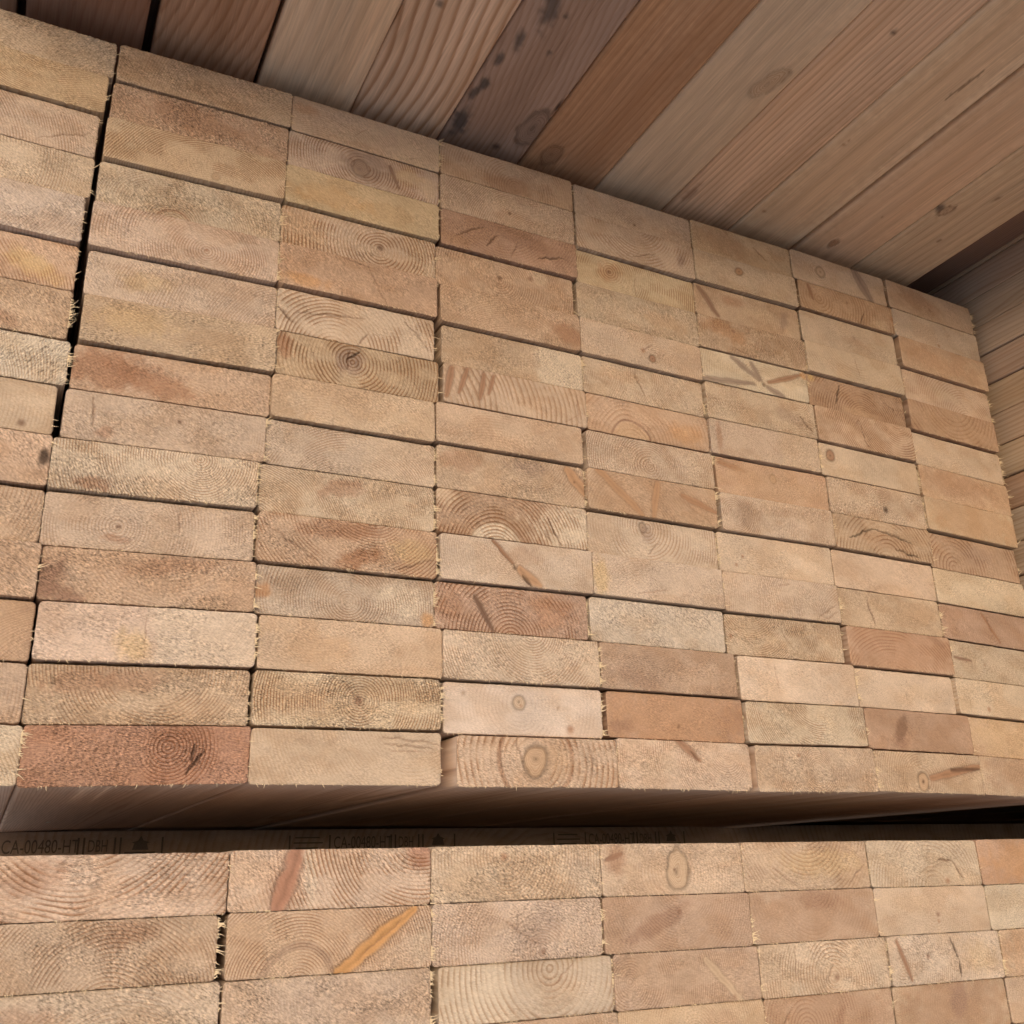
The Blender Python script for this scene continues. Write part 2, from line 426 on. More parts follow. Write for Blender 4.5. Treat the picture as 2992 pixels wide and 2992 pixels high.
ZT = [
[-3.4,-0.8,1.9,1.8,0.6,0.9,2.4,0.9],[-39.1,-37.7,-36.4,-35.0,-35.7,-36.9,-36.7,-38.0],[-75.9,-74.6,-73.3,-74.4,-75.6,-74.7,-72.7,-74.7],
[-116.9,-113.7,-111.8,-113.0,-113.1,-112.6,-112.5,-115.4],[-154.9,-152.7,-150.3,-152.2,-152.7,-150.6,-151.3,-155.5],
[-196.0,-193.9,-190.2,-191.3,-190.8,-188.1,-189.2,-194.7],[-234.7,-232.8,-230.4,-228.7,-228.6,-229.0,-230.1,-233.8],
[-274.9,-272.6,-269.8,-267.0,-266.7,-267.0,-267.5,-272.2],[-310.8,-309.2,-307.3,-304.4,-304.2,-306.1,-308.3,-311.8],
[-348.8,-347.4,-344.8,-343.2,-344.2,-344.8,-346.6,-351.9],[-387.3,-385.6,-383.0,-381.8,-382.5,-383.7,-385.8,-390.5],
[-425.9,-424.4,-422.3,-420.9,-421.0,-422.7,-424.2,-428.3],[-464.2,-462.1,-460.0,-459.9,-459.9,-460.9,-463.9,-467.9],
[-504.4,-502.0,-499.7,-499.2,-499.7,-501.3,-502.2,-505.5],[-543.2,-540.9,-539.1,-539.3,-538.3,-538.9,-540.9,-544.5],
[-580.7,-579.8,-578.2,-578.1,-579.0,-579.5,-579.6,-582.6]]
TILT = [0, 3.9, 0.8, 0.5, -0.9, 0.4, -2.1, -5.3]
ZT2 = [[-619.7,-619.7,-618.8,-618.6,-619.1,-619.6,-620.3,-620.4],[-657.5,-657.5,-657.0,-656.8,-657.7,-658.6,-660.1,-661.3],
[-696.0,-696.0,-696.7,-697.4,-697.9,-698.5,-699.5,-700.4],[-734.5,-734.5,-735.2,-735.7,-736.7,-738.3,-739.6,-740.4],
[-773.0,-773.0,-773.7,-774.2,-775.2,-776.8,-778.1,-778.9],[-811.5,-811.5,-812.2,-812.7,-813.7,-815.3,-816.6,-817.4]]
TILT2 = [0, 0, -0.3, -0.3, -1.2, -0.8, -1.6, 0]
# rows below which a board end stands proud of the one under it
PROUD = [{2, 5, 10, 12}, {3, 5, 7, 10, 13}, {3, 5, 8, 11, 14}, {3, 5, 8, 11, 13}, {2, 5, 9, 11, 13}, {2, 7, 9, 11, 14}, {2, 4, 6, 9, 12, 14}, {3, 5, 8, 13}]
PROUD2 = [set(), {1, 2}, {1, 2}, {1, 2}, {1, 2, 3}, {1, 2, 3}, {1, 2, 3}, {1, 2, 3}]
ROWS = ['top', 'second', 'third', 'fourth', 'fifth', 'sixth', 'seventh', 'eighth', 'ninth', 'tenth', 'eleventh', 'twelfth', 'thirteenth', 'fourteenth', 'lowest']
COLS = ['first', 'second', 'third', 'fourth', 'fifth', 'sixth', 'seventh', 'last']
# base | pith u v, ring spacing, contrast | fuzz, fibre angle | marks | what it looks like
UP = [[
'P|.3 2.2 2.2 .25|.9 40||pale diagonal scored',
'Y|.7 -.8 1.7 .6|.6 -30||yellow tan finely ringed',
'P|-.1 1.6 2 .5|.9 -35|C .7 .85 .97 .45 .7|pale coarse sawn',
'P|-.02 .4 2 .45|.9 -35|D .02 .5 3 k|pale dark pithed',
'W|.2 -.6 2 .3|.9 -35||plain pale fuzzy',
't|.2 1.7 2 .6|.7 -40|E .8 .6 22 9 -25 Y .5|tan ringed with yellow tinge',
't|.2 2 2.4 .3|1 -40|E .3 .3 20 7 -20 b .5;E .7 .8 16 6 -20 b .4|rough brown flecked',
'W|-.3 1.5 1.9 .5|1 50||whitish cross grained',
'y|.3 .4 2.4 .2|.35 -20|D .86 .85 3 k|smooth yellowish small knotted',
't|.3 2 2.2 .2|.9 -40|E .97 .45 4 7 0 n .85|rough chip edged',
't|.2 -.3 2.4 .4|.9 -30|E .1 .2 14 6 0 g .5;D .55 .15 2.5 k|tan grey cornered',
't|.6 1.8 2.4 .25|1 -30||rough tan frayed',
'o|1.2 2 1.7 .3|.5 -35|E .5 .5 90 30 0 t .55|orange tan finely streaked',
't|.3 .4 2.2 .3|.8 -20|C .3 .4 .6 .5 .6|tan checked',
'P|.4 1.5 2 .35|1 -20||pale frayed low',
],[
't|1.2 1.6 2.0 .3|1 -25|H .82 P .6|tan pale ended',
't|.6 -.6 2.4 .15|1.25 -35|E .45 .45 52 14 -4 b .5|rough brown speckled',
'y|.62 1.75 1.75 .75|.45 -60|K .6 .86 3 3.2 t;H .2 p .5|buff boldly ringed small knotted',
'G|.4 1.15 2 .4|1.1 -40|X .4 .9 24 10 .9;A 12.5 14.5 b .5;H .75 P .4|greyish tan with pale arc',
'P|.6 .62 2.1 .5|.7 -30|D .6 .6 1.6 b;X .85 .6 14 14 .9|pale ringed around centre pith',
'P|1.1 1.4 2.1 .35|.8 -40|E .3 .5 20 9 0 Y .3|pale diagonal ringed',
't|.5 -.7 2.1 .2|1.1 -5|E .25 .4 30 12 0 y .5;H .85 P .55|rough yellow and pale',
't|.5 2.2 2.6 .2|.8 -30|E .12 .45 36 18 0 d .85;E .38 .6 32 13 -15 b .7|half dark brown half pale',
'p|.55 .38 2 .2|.75 -30|D .55 .38 2 k;C .13 .1 .14 .7 .8;E .2 .8 6 5 0 b .5|tan with small pith dot',
'P|.7 .1 1.9 .6|1.1 -45|E .2 .85 13 5 -10 b .6;E .5 .3 40 10 0 W .3|pale with curved rings',
'p|.33 .55 2.1 .35|.8 -20|D .34 .55 2 k;E .33 .78 9 3 -8 b .5;C .62 .1 .63 .6 .6|pinkish tan pithed',
't|.55 -.5 2.4 .25|1.2 -25|E .02 .65 12 17 -30 B .8;E .16 .98 16 6 -25 B .75;E .6 .2 38 7 10 b .4|rough brown cornered',
'P|.3 -1.2 2.2 .15|.8 -20|H .5 W .55;E .43 .7 11 13 60 Y .45;C .47 .1 .48 .98 .4|two toned with yellow seam',
't|.56 -.05 2.2 .55|1.1 -20|E .22 .3 22 9 10 b .5;E .45 .25 22 8 0 b .5;H .8 P .35|tan with curved dark rings',
'Q|.62 .36 2.3 .12|1.3 -10|X .68 .5 26 22 1.1;C .74 .32 .73 .6 1.1;C .79 .42 .71 .82 1.2;E .3 .5 40 20 0 r .2|reddish brown bullseye cracked',
],[
'p|.2 1.9 2.2 .25|.5 -35|E .1 .3 12 6 0 o .4;H .7 P .6;E .5 .5 26 8 20 G .5;C .42 .6 .5 .3 .4|pale with whitish right end',
'G|.47 .5 2.4 .7|.4 -40|K .46 .52 7 8 g;E .5 .4 24 15 0 v .7;E .78 .4 16 11 0 y .5;E .93 .6 9 12 0 P .7;S .66 .2 .72 .8 1.6 B|grey knotted',
'Y|.3 2.2 2.6 .1|.5 -35|E .3 .6 34 11 0 O .25|smooth mustard yellow',
'p|.62 .55 3.0 .95|.75 -60|E .1 .5 22 30 0 t .7;D .63 .5 3.6 k;H .8 P .5|ridged with standing rings',
'o|.45 2 2.5 .15|.75 -40|C .55 .1 .66 .95 .7;C .37 .02 .55 .1 .7;E .15 .8 20 6 0 O .4|orange brown',
'P|.35 1.25 3.4 .7|.5 -35|C .12 .5 .55 .3 .8;C .0 .45 .1 .75 1;C .8 .15 .98 .8 .7;C .5 .98 .57 .65 .8;X .6 .4 20 14 .3|pale with sweeping arcs',
't|.45 .42 3.0 .95|.6 -50|E .43 .4 13 13 0 v .75;C .42 .35 .5 .12 1.1;C .43 .15 .42 .6 .9;E .04 .3 7 12 10 b .7;C .3 .95 .2 .2 .5|brown bullseye star cracked',
'y|.3 2 2.4 .15|.7 -30|H .6 P .3|yellowish even',
'G|.5 1.8 1.9 .5|.9 -30|H .55 P .35|greyish fine ringed',
'P|-.1 1.7 1.7 .65|.9 -30|E .45 .3 22 8 10 b .55;E .8 .5 26 10 0 G .5|pale grey ringed',
't|.6 -.6 2.4 .7|1.2 -25|E .55 .75 20 8 20 R .75;E .45 .2 34 8 5 b .6;C .02 .2 .35 .98 .8;C .72 .95 .98 .6 .8;E .85 .5 18 10 0 y .6|rough red patched',
'G|.5 .6 2.1 .6|.8 -30|E .03 .55 7 6 0 o .85;E .8 .5 24 14 0 W .75;E .96 .85 6 7 0 O .6|pale whitish with orange spot',
'y|.3 -.8 2.2 .15|.7 -20|E .3 .6 30 14 0 t .4|plain yellow tan',
'p|.55 .5 2.0 .85|1.4 -15|D .54 .48 4.5 B;E .2 .5 40 14 0 t .5;C .45 .1 .52 .4 .5|pinkish cross hatched pithed',
'y|.85 -.4 2.4 .2|.35 -20|C .65 .1 .99 .2 .7;C .68 .22 .98 .3 .7;C .7 .35 .95 .38 .5|smooth buff with top right arcs',
],[
't|.55 .75 2.6 .4|.4 -50|E .5 .8 26 12 0 b .4;H .85 t .5|tan softly ringed',
'p|.8 1.6 1.9 .5|.8 -60|E .35 .2 30 8 -20 P .4;D .5 .6 2 k|pale pink flecked',
'd|.4 -.6 2.6 .3|.7 -50|C .1 .7 .3 .2 .9;C .32 .75 .4 .35 1;C .7 .7 .9 .5 1.1;C .5 .9 .55 .4 .8;E .1 .8 14 7 0 r .5;E .6 .3 50 9 -10 B .4|dark brown cracked',
't|.45 .5 2.3 .5|.75 -55|D .45 .45 3 k;D .68 .25 3 B;X .7 .8 16 10 .8;E .75 .2 8 8 0 G .5|tan knot pithed',
't|.5 2 2.2 .3|.9 -50|E .9 .6 18 11 -20 b .65;E .3 .3 20 9 0 P .3|tan dark ended',
't|.4 -1 2.2 .2|.95 -45|H .66 W .8|half tan half white',
'y|-.25 1.2 5 .5|.35 -60|S .06 .1 .02 .85 3.6 b;S .16 .05 .1 .7 2.4 b;S .27 .1 .24 .75 2.6 b;S .34 .1 .3 .6 2 b;C .94 .05 .93 .95 .6;C .83 .95 .93 .7 .5|smooth brown banded',
'y|.4 2 2.4 .2|.6 -40||plain buff',
't|.6 -.3 2.2 .35|1.0 -35|S .88 .1 1.04 .75 5.5 o;D .93 .38 1.5 k;E .6 .2 20 7 0 v .5;E .15 .3 20 10 0 b .4|tan with orange limb knot',
'd|.38 1.3 3 .9|.7 -35|A 0 25 W .95;A 24 26.5 G .7;E .93 .55 46 30 0 W .92;E .03 .08 16 10 -20 P .7;C .72 .35 .82 .95 1;C .66 .5 .76 .97 .7|brown arched pale centred',
'P|.4 .3 1.9 .25|.6 -35|C .33 .02 .47 .58 1.2;S .33 .02 .46 .5 1.6 b;D .47 .6 2.4 n;S .5 .62 .63 .95 4.5 o;C .52 .75 .58 .98 1.6;E .52 .3 14 9 0 r .35|pale with black split knot',
'r|.47 1.1 3.1 .85|.8 -40|S .25 .25 .36 .95 2.2 k;E .75 .45 24 15 0 R .5;E .1 .5 14 12 0 d .5|reddish arched with black streak',
'P|.55 -.1 2.2 .55|.9 -25|E .4 .3 34 8 0 G .4|pale grey ringed',
'W|.46 .35 3.2 .15|.35 -20|K .46 .34 5 5 p;D .47 .4 1.3 b;D .71 .42 2 g;D .78 .85 4 b;D .12 .2 2.5 g|smooth pale with small ring',
'y|.47 .45 5 .6|.75 -20|A 30 34 b .5;K .47 .45 10 12 t;E .62 .5 14 16 0 t .5;C .26 .05 .27 .75 .8;C .36 .02 .4 .7 .8;C .83 .2 .84 .7 .6|oval bullseye',
],[
'p|.7 1.5 1.9 .3|.6 -50|D .5 .8 2 k;E .15 .3 12 9 0 t .4|pale even',
'p|.5 -.25 3.2 .5|.5 -40|A 0 26 g .35;C .25 .6 .45 .85 .5;C .45 .85 .66 .55 .8;E .88 .55 5 9 -20 v .6|pale with grey bowl arc',
'y|.28 .42 2.6 .6|.35 -50|E .27 .42 15 12 0 o .5;D .27 .42 3 B;C .5 .25 .48 .95 .6|yellowish orange hearted',
'p|.3 1.3 2 .2|.9 -60|E .7 .5 30 10 -5 t .5|tan roughened',
'P|.6 .6 2.2 .25|.8 -50|D .5 .55 3 b;C .5 .5 .6 .3 .7;K .57 .72 4 4 b|pale double spotted',
'P|.85 .3 1.9 .55|.7 -40|C .42 .15 .5 .75 .9;D .43 .28 2.4 k;E .3 .3 26 8 0 t .5|pale with dark tick',
'o|.35 1.15 4 .3|.45 -30|A 0 21 t .7;A 21 23 B .6;E .8 .6 22 12 0 O .3|orange with pale arc',
'p|.48 .7 2.3 .55|.85 -30|H .8 P .3;C .5 .6 .56 .95 .5|pale curl ringed',
't|.4 1.4 2.6 .25|.5 -25|S .08 .0 .4 .98 4.2 o;S .53 .1 .48 .98 4.2 o;S .72 .3 .98 .6 3.4 R;C .7 .4 .95 .9 .7;E .5 .5 80 30 0 r .35|three orange streaked',
'P|.45 .2 3 .45|.5 -30|K .42 .2 4 5 g;E .45 .35 9 8 -20 v .5;C .55 .5 .45 .85 .7|pale grey pithed',
'P|.4 1.5 2.2 .2|.7 -30|E .05 .6 9 18 0 Y .5;C .3 .9 .55 .7 .6|pale yellow edged',
'W|.3 .4 2 .2|1.0 -30||plain whitish',
'r|.4 1.9 1.5 .4|.8 -20|E .25 .75 24 9 -15 B .35|reddish fine grained',
'R|.5 1.6 2.2 .1|.5 -20|E .9 .5 14 16 0 B .5;E .5 .5 90 30 0 o .5;D .5 .7 2 k;E .1 .75 14 6 0 B .5|smooth terracotta',
'P|.8 .2 1.9 .45|.75 -20|S .44 -.05 .6 .38 3.4 b;C .54 .2 .6 .4 1;E .3 .5 20 10 0 G .4;D .98 .96 2 n|pale with brown tick',
],[
't|.4 .9 2.2 .2|.5 -50|C .62 .3 .74 .62 .9;E .3 .5 34 14 -10 r .4;D .35 .1 1.6 b|pinkish thin scratched',
'p|.4 .3 2.2 .2|.5 -50|K .42 .35 5 5 o;H .7 P .3|pinkish orange spotted',
't|.3 .3 2.2 .25|.5 -50|S .05 .1 .2 .9 3.4 B;E .35 .3 16 8 0 b .45;E .62 .5 22 9 0 P .4;E .85 .5 5 13 -20 v .5|tan with slanting streak',
't|1.1 .8 1.8 .8|.95 -60|E .25 .35 28 10 -15 o .55;D .32 .3 2.6 B;C .3 .8 .5 .97 .8|brown cornered ribbed',
'W|.57 .75 2.6 .25|.4 -30|S .3 .05 .53 .62 3.2 v;S .48 .12 .55 .6 3 v;S .62 .62 .95 .12 2.8 b;S .02 .95 .48 .78 3 v;S .6 .8 .75 1.0 3 v;D .57 .74 3 n;D .57 .74 1.2 t;E .97 .1 6 5 0 O .6|star cracked pale',
'p|.8 -.3 1.8 .6|.9 -50|E .75 .5 24 9 -10 g .6;C .85 .4 .97 .85 .9|rough grey ended',
'p|.3 1.2 2 .2|.8 -50|E .08 .5 4 16 0 b .5;H .62 P .4;C .5 .3 .6 .65 .5|pinkish with pale right half',
'o|.5 .4 2.4 .2|.7 -30|S .02 .12 .24 .28 3 R;K .5 .35 4 4.4 t;E .5 .6 80 26 0 t .5|orange streaked spotted',
'P|.1 .5 2.0 .55|.8 -60|E .18 .55 13 14 20 g .6|pale grey shadowed',
'P|.3 2 2.2 .15|.6 -30|D .2 .55 2 b;D .14 .8 2 b|plain pale',
'P|1.2 1.5 2 .4|.6 -40|C .8 .9 .97 .55 .7;C .84 .98 .98 .7 .6;C .45 .2 .6 .12 .5|pale corner scored',
'p|.2 -.5 1.9 .65|.9 -40|C .43 .15 .55 .7 .7;D .04 .55 2.4 b|tan diagonal ringed',
'P|.3 1.6 2 .15|.5 -20|C .3 .2 .32 .8 .5|smooth pale seamed',
'p|.6 -.4 2 .65|.7 -30|D .1 .3 2 g;E .1 .3 12 7 0 G .4|tan with hanging rings',
'p|.5 .5 1.9 .5|.8 -30|D .35 .2 2 b|plain tan wavy ringed',
],[
'P|.28 .5 2.4 .2|.35 -40|K .3 .5 6 7 p;S .68 .05 .82 .95 6.5 v|pale grey banded ringed',
'o|.2 .5 4 .45|.45 -40|E .85 .8 15 7 0 P .7;E .5 .5 90 30 0 t .35;D .5 .35 2 B;C .68 .5 .62 .98 .9;S .1 .1 .14 .6 2.4 b;D .99 .45 4.5 R|brown dark dotted',
'p|.5 1.2 2 .15|.5 -40|D .55 .45 2.4 v;E .55 .6 18 6 0 r .3|plain pinkish',
'p|.5 -.5 3 .2|.35 -50|C .5 .15 .53 .75 .6|smooth tan seamed',
'd|.55 1.2 3.0 .6|.5 -40|C .33 .12 .27 .75 1.2;C .75 .2 .9 .55 .8;E .5 .85 24 7 0 t .5;D .05 .1 5 Y|brown arched cracked',
't|.85 -.2 2.6 .8|.3 -40|C .42 .1 .5 .95 .8;C .4 .3 .44 .1 .6|tan split with arcs',
'P|.1 .35 2.6 .15|.3 -40|K .1 .35 6 6.5 b|smooth pale with corner knot',
'P|.6 .8 1.8 .55|1.1 -60|D .57 .65 4.2 n;D .57 .65 1.6 k|rough pale black dotted',
't|.5 1.25 4 .6|.45 -30|C .15 .65 .4 .25 1.2;C .4 .25 .8 .5 1.2;C .6 .75 .85 .9 1.2;E .5 .6 30 10 0 r .4|tan bold arched',
'p|.3 1.6 2 .1|.4 -30||plain smooth tan',
't|.6 .5 2.2 .15|.6 -30|C .28 .2 .33 .9 .9;E .8 .5 20 8 0 t .4|tan centre checked',
'o|.4 1.9 3.4 .4|.3 -30|E .5 .4 90 30 0 d .5;E .85 .12 16 4 -20 B .4|smooth caramel',
'P|.4 1.6 2.1 .1|.4 -30|E .6 .5 22 9 0 p .5|pale plain',
'd|.5 1.6 2.4 .1|.4 -30|E .32 .5 7 14 -25 k .6;E .3 .8 12 6 0 B .4|brown dark smudged',
't|.42 .7 2.6 .4|.5 -20|K .42 .72 7 8 t;D .42 .72 2 k;S .5 .62 .99 .28 4 R;S .7 .4 .98 .35 1.6 k|tan with rusty limb streak',
],[
't|.5 .5 2.4 .15|.4 -40|E .35 .4 30 14 -10 r .6;D .48 .62 2.6 B|reddish patched dark spotted',
'P|.5 1.2 2.4 .1|.5 -50|D .5 .9 2.4 b|plain pale',
't|.4 .4 2.4 .1|.4 -40|E .3 .5 30 12 0 o .3|smooth tan',
'p|.7 1.2 3.2 .4|.4 -40|E .45 .45 22 10 0 G .4;C .62 .5 .72 .85 .5|tan pale arched',
'd|.5 -.4 5 .35|.35 -40|E .5 .5 90 30 0 t .4|brown wide banded',
'P|.5 1.6 2 .1|.5 -30||plain pale clean',
'o|.4 .5 2.6 .15|.5 -30|E .4 .4 60 18 0 d .4|brown even',
'y|.4 1.4 2.6 .1|.35 -30|E .5 .5 90 30 0 o .4|smooth honey coloured',
'd|.25 .9 4.4 .55|.4 -30|E .55 .4 30 12 0 v .4|brown grey arched',
'P|.5 1.6 2 .15|.7 -30||pale flecked',
'd|.5 .5 3 .2|.5 -30|C .5 .2 .53 .6 1;S .45 .1 .6 .9 1.6 R|brown red checked',
'p|.3 .7 2.4 .2|.6 -20|S .05 .45 .22 .5 1.6 B;D .36 .55 1.6 B|tan with dark dash',
'P|.5 1.6 2.1 .2|.6 -20|D .3 .8 3 b|pale with faint spot',
't|.5 1.6 2.1 .1|.5 -20|E .5 .5 80 30 0 y .4|plain golden tan',
'y|.6 1.2 2.6 .3|.5 -20|E .75 .6 20 11 0 v .5;E .4 .4 60 20 0 b .3|olive tan grey smudged',
]]
LO = [None, [
'P|.35 -1.1 3.6 .75|1.0 -12|E .18 .35 20 10 20 b .45|pale widely ringed',
't|.55 1.35 2.3 .55|1.1 -35|E .6 .2 20 8 0 b .4|tan arch ringed',
'p|.6 1.6 2.4 .3|1 -30|E .2 .4 24 10 0 b .4|tan shaggy',
'p|.4 .5 2.4 .3|1 -30||tan coarse'],[
'P|.95 -.35 2.7 .85|.9 -35|S .33 -.1 .22 1.1 7.0 T;E .38 .4 5 26 5 W .5;E .95 .05 13 11 0 T .6;X .1 .4 18 14 .1|rust streaked pale',
'y|.33 1.15 1.9 .65|.8 -30|A 22 26.5 v .75;E .2 .6 60 30 0 t .4;S .54 .98 .9 .06 5.8 O;C .62 .82 .86 .18 .45;E .95 .6 9 14 0 G .5|orange resin streaked',
'p|.6 .3 2.2 .2|1.1 -30|E .5 .5 60 20 0 v .25|greyish pink shaggy',
'p|.6 .3 2.2 .2|1 -30||plain greyish'],[
'P|.42 .15 2.5 .4|1.1 -30|D .41 .2 3.4 b;E .86 .5 14 16 0 v .25;X .6 .7 34 10 .6|pale coarse pithed',
'P|.63 .85 2.2 .35|1.1 -30|D .63 .87 3 B;C .38 .25 .6 .75 .7;E .6 .5 24 14 40 v .4|pinkish star pithed',
'P|.62 .15 4.2 .45|.35 -20|H .4 v .2;E .2 .5 22 12 0 W .4;C .62 .5 .78 .05 .5|smooth pale ringed',
't|.5 .5 2.4 .2|.7 -30|E .6 .5 50 30 0 b .3|tan cut off'],[
'p|.48 .55 2.6 .2|.7 -20|K .52 .52 11 15 p;D .5 .52 1.5 k;S .04 .3 .14 .2 2 B;E .1 .3 10 12 0 b .5;C .35 .8 .42 .95 .5|tan with oval ring knot',
'r|.5 -.2 2.2 .3|.5 -15|E .35 .5 34 7 22 B .55;D .5 .3 2.6 B|reddish dark slashed',
'r|.1 .5 1.9 .45|.5 -10|S .62 .2 .84 .97 3.6 p;D .8 .92 2 B;E .5 .5 90 30 0 t .3|reddish with pale slash',
't|.5 .5 2 .3|.6 -20|E .7 .5 20 20 0 b .3|tan finely ribbed'],[
't|.5 -.5 3.4 .4|.6 -20|E .6 .45 46 12 0 y .5;C .2 .5 .42 .95 .6;C .82 .9 .97 .5 .7|tan bowl ringed',
'r|.5 -.1 3 .2|.35 -20|E .55 .2 24 8 0 B .5;E .5 .5 90 30 0 d .35|smooth reddish brown dark topped',
'P|.55 .7 2.8 .5|.7 -20|D .57 .72 3 B;C .5 .75 .56 .45 .7;C .28 .05 .26 .6 .7;E .15 .4 14 14 0 G .4|pale curl knotted',
't|.3 .6 3 .35|.4 -20|C .1 .7 .2 .2 .8;E .55 .6 6 16 -30 B .5;E .5 .5 90 30 0 b .4|brown smeared'],[
'P|.55 1.1 3.4 .35|.7 -20|C .62 .4 .75 .45 1;C .75 .45 .83 .85 1;D .68 .9 3 b|pale hook arched',
'P|.5 .5 2.2 .15|.35 -20|D .53 .6 2.6 B;D .53 .75 1.6 b;E .3 .3 24 10 0 p .4|smooth pale dotted',
'P|.1 .5 2.4 .3|.8 -20|C .55 .1 .6 .55 1.3;C .6 .6 .6 .9 1.3;D .33 .45 2.6 B;S .08 .1 .16 .9 2.2 b;E .8 .5 22 14 0 y .4|pale dash cracked',
't|.5 .5 2.6 .15|.4 -20|E .55 .35 12 16 -25 v .7;E .5 .5 90 30 0 b .45|tan with grey smudge'],[
'o|.5 1.6 2.4 .1|.3 -20|E .5 .5 60 20 0 O .3|smooth orange',
'P|.5 1.6 2.4 .15|.6 -20||pale end',
't|.5 1.6 2.4 .15|.5 -20|E .5 .5 90 30 0 o .4|tan orange',
't|.5 1.6 2.4 .15|.5 -20||plain tan']]
HAIRY = {(0,6),(0,7),(0,14),(1,3),(1,4),(1,8),(1,9),(1,10),(1,11),(1,12),(2,0),(2,8),(2,9),(2,10),(2,11),(2,13),(3,5),(3,8),(3,11),(3,12),(3,13),(4,8),(4,7),(4,9),(4,5),(5,3),(5,10),(5,12),(5,6),(5,14),(6,6),(6,10),(6,7),(7,0),(7,3),(7,5)}
HAIRY2 = {(1,1),(2,1),(2,2),(3,1),(3,2),(5,2),(6,2),(4,1)}

def depth(j, k, prouds, n, seed):
    """how far the end stands out towards the viewer: grows down to each proud row, then steps back"""
    r = random.Random(seed * 3 + 1)
    if (k + 1) in prouds or k == n - 1:
        return -r.uniform(3.2, 4.4)
    if k in prouds:
        return -r.uniform(-0.8, 0.2)
    return -r.uniform(0.2, 2.4)

for j in range(8):
    for k in range(15):
        base, pi, fz, marks, desc = UP[j][k].split('|')
        pi = tuple(float(v) for v in pi.split()); fz, an = (float(v) for v in fz.split())
        seed = 100 + j * 17 + k * 5 + j * k
        xr = XR[k][j]; xl = xr - 139.7
        if j > 0: xl = max(xl, XR[k][j - 1] + 0.35)
        if j == 7: xr = xl + 139.5 if k > 9 else xr
        rg = random.Random(seed + 9)
        top, bot = ZT[k][j] - 0.45 - 0.4 * rg.random(), ZT[k + 1][j] + 0.5 + 0.6 * rg.random()
        if (k + 1) in PROUD[j]: bot += 0.35
        step = (0.8, 0.75, 0.8, 0.9, 1.0, 1.05, 1.1, 1.1)[j]
        y = depth(j, k, PROUD[j], 15, seed)
        o = build_board('lumber_board', xl, xr, top, bot, y, 2440 + y, base, pi, marks, fz, an, seed, step, TILT[j] + rg.uniform(-0.35, 0.35), rad=rg.uniform(2.2, 3.2),
                        ny=3 if k < 14 else 12, side_col='g' if k == 14 else None, side_tone=1.75 if k == 14 else 1)  # lowest row: long faces greyed and brightened in colour to stand for bounced light
        row = ROWS[k]
        tag(o, f"{desc} board end, {row} row, {COLS[j]} column from left, upper stack", 'board', 'board ends of the upper stack')
        h = (j, k) in HAIRY
        splinters(o, xr - xl, top - bot, TILT[j], random.Random(seed).randint(46, 80) if h else random.Random(seed).randint(3, 14),
                  random.Random(seed + 1).randint(22, 44) if (h or k == 14 and j in (4, 5, 6)) else random.Random(seed + 1).randint(2, 26), seed)
LROW = ['top', 'second', 'third', 'fourth', 'fifth']
for j in range(1, 8):
    for k in range(5):
        if k == 4 and j < 6: continue
        base, pi, fz, marks, desc = LO[j][min(k, 3)].split('|')
        if k == 4: desc = 'half hidden tan'
        pi = tuple(float(v) for v in pi.split()); fz, an = (float(v) for v in fz.split())
        seed = 900 + j * 17 + k * 5
        xr = XR2[k][j]; xl = max(xr - 139.7, XR2[k][j - 1] + 0.4)
        top, bot = ZT2[k][j] - 0.25, ZT2[k + 1][j] + 0.3
        y = depth(j, k, PROUD2[j], 5, seed) * 0.5
        o = build_board('lumber_board', xl, xr, top, bot, y, 2440 + y, base, pi, marks, fz, an, seed, (0.7, 0.7, 0.75, 0.85, 0.9, 1.0, 1.0, 1.1)[j], TILT2[j])
        tag(o, f"{desc} board end, {LROW[k]} row, {COLS[j - 1]} visible column from left, lower stack", 'board', 'board ends of the lower stack')
        h = (j, k) in HAIRY2
        splinters(o, xr - xl, top - bot, TILT2[j], 60 if h else 10, 40 if k < 3 else 10, seed)

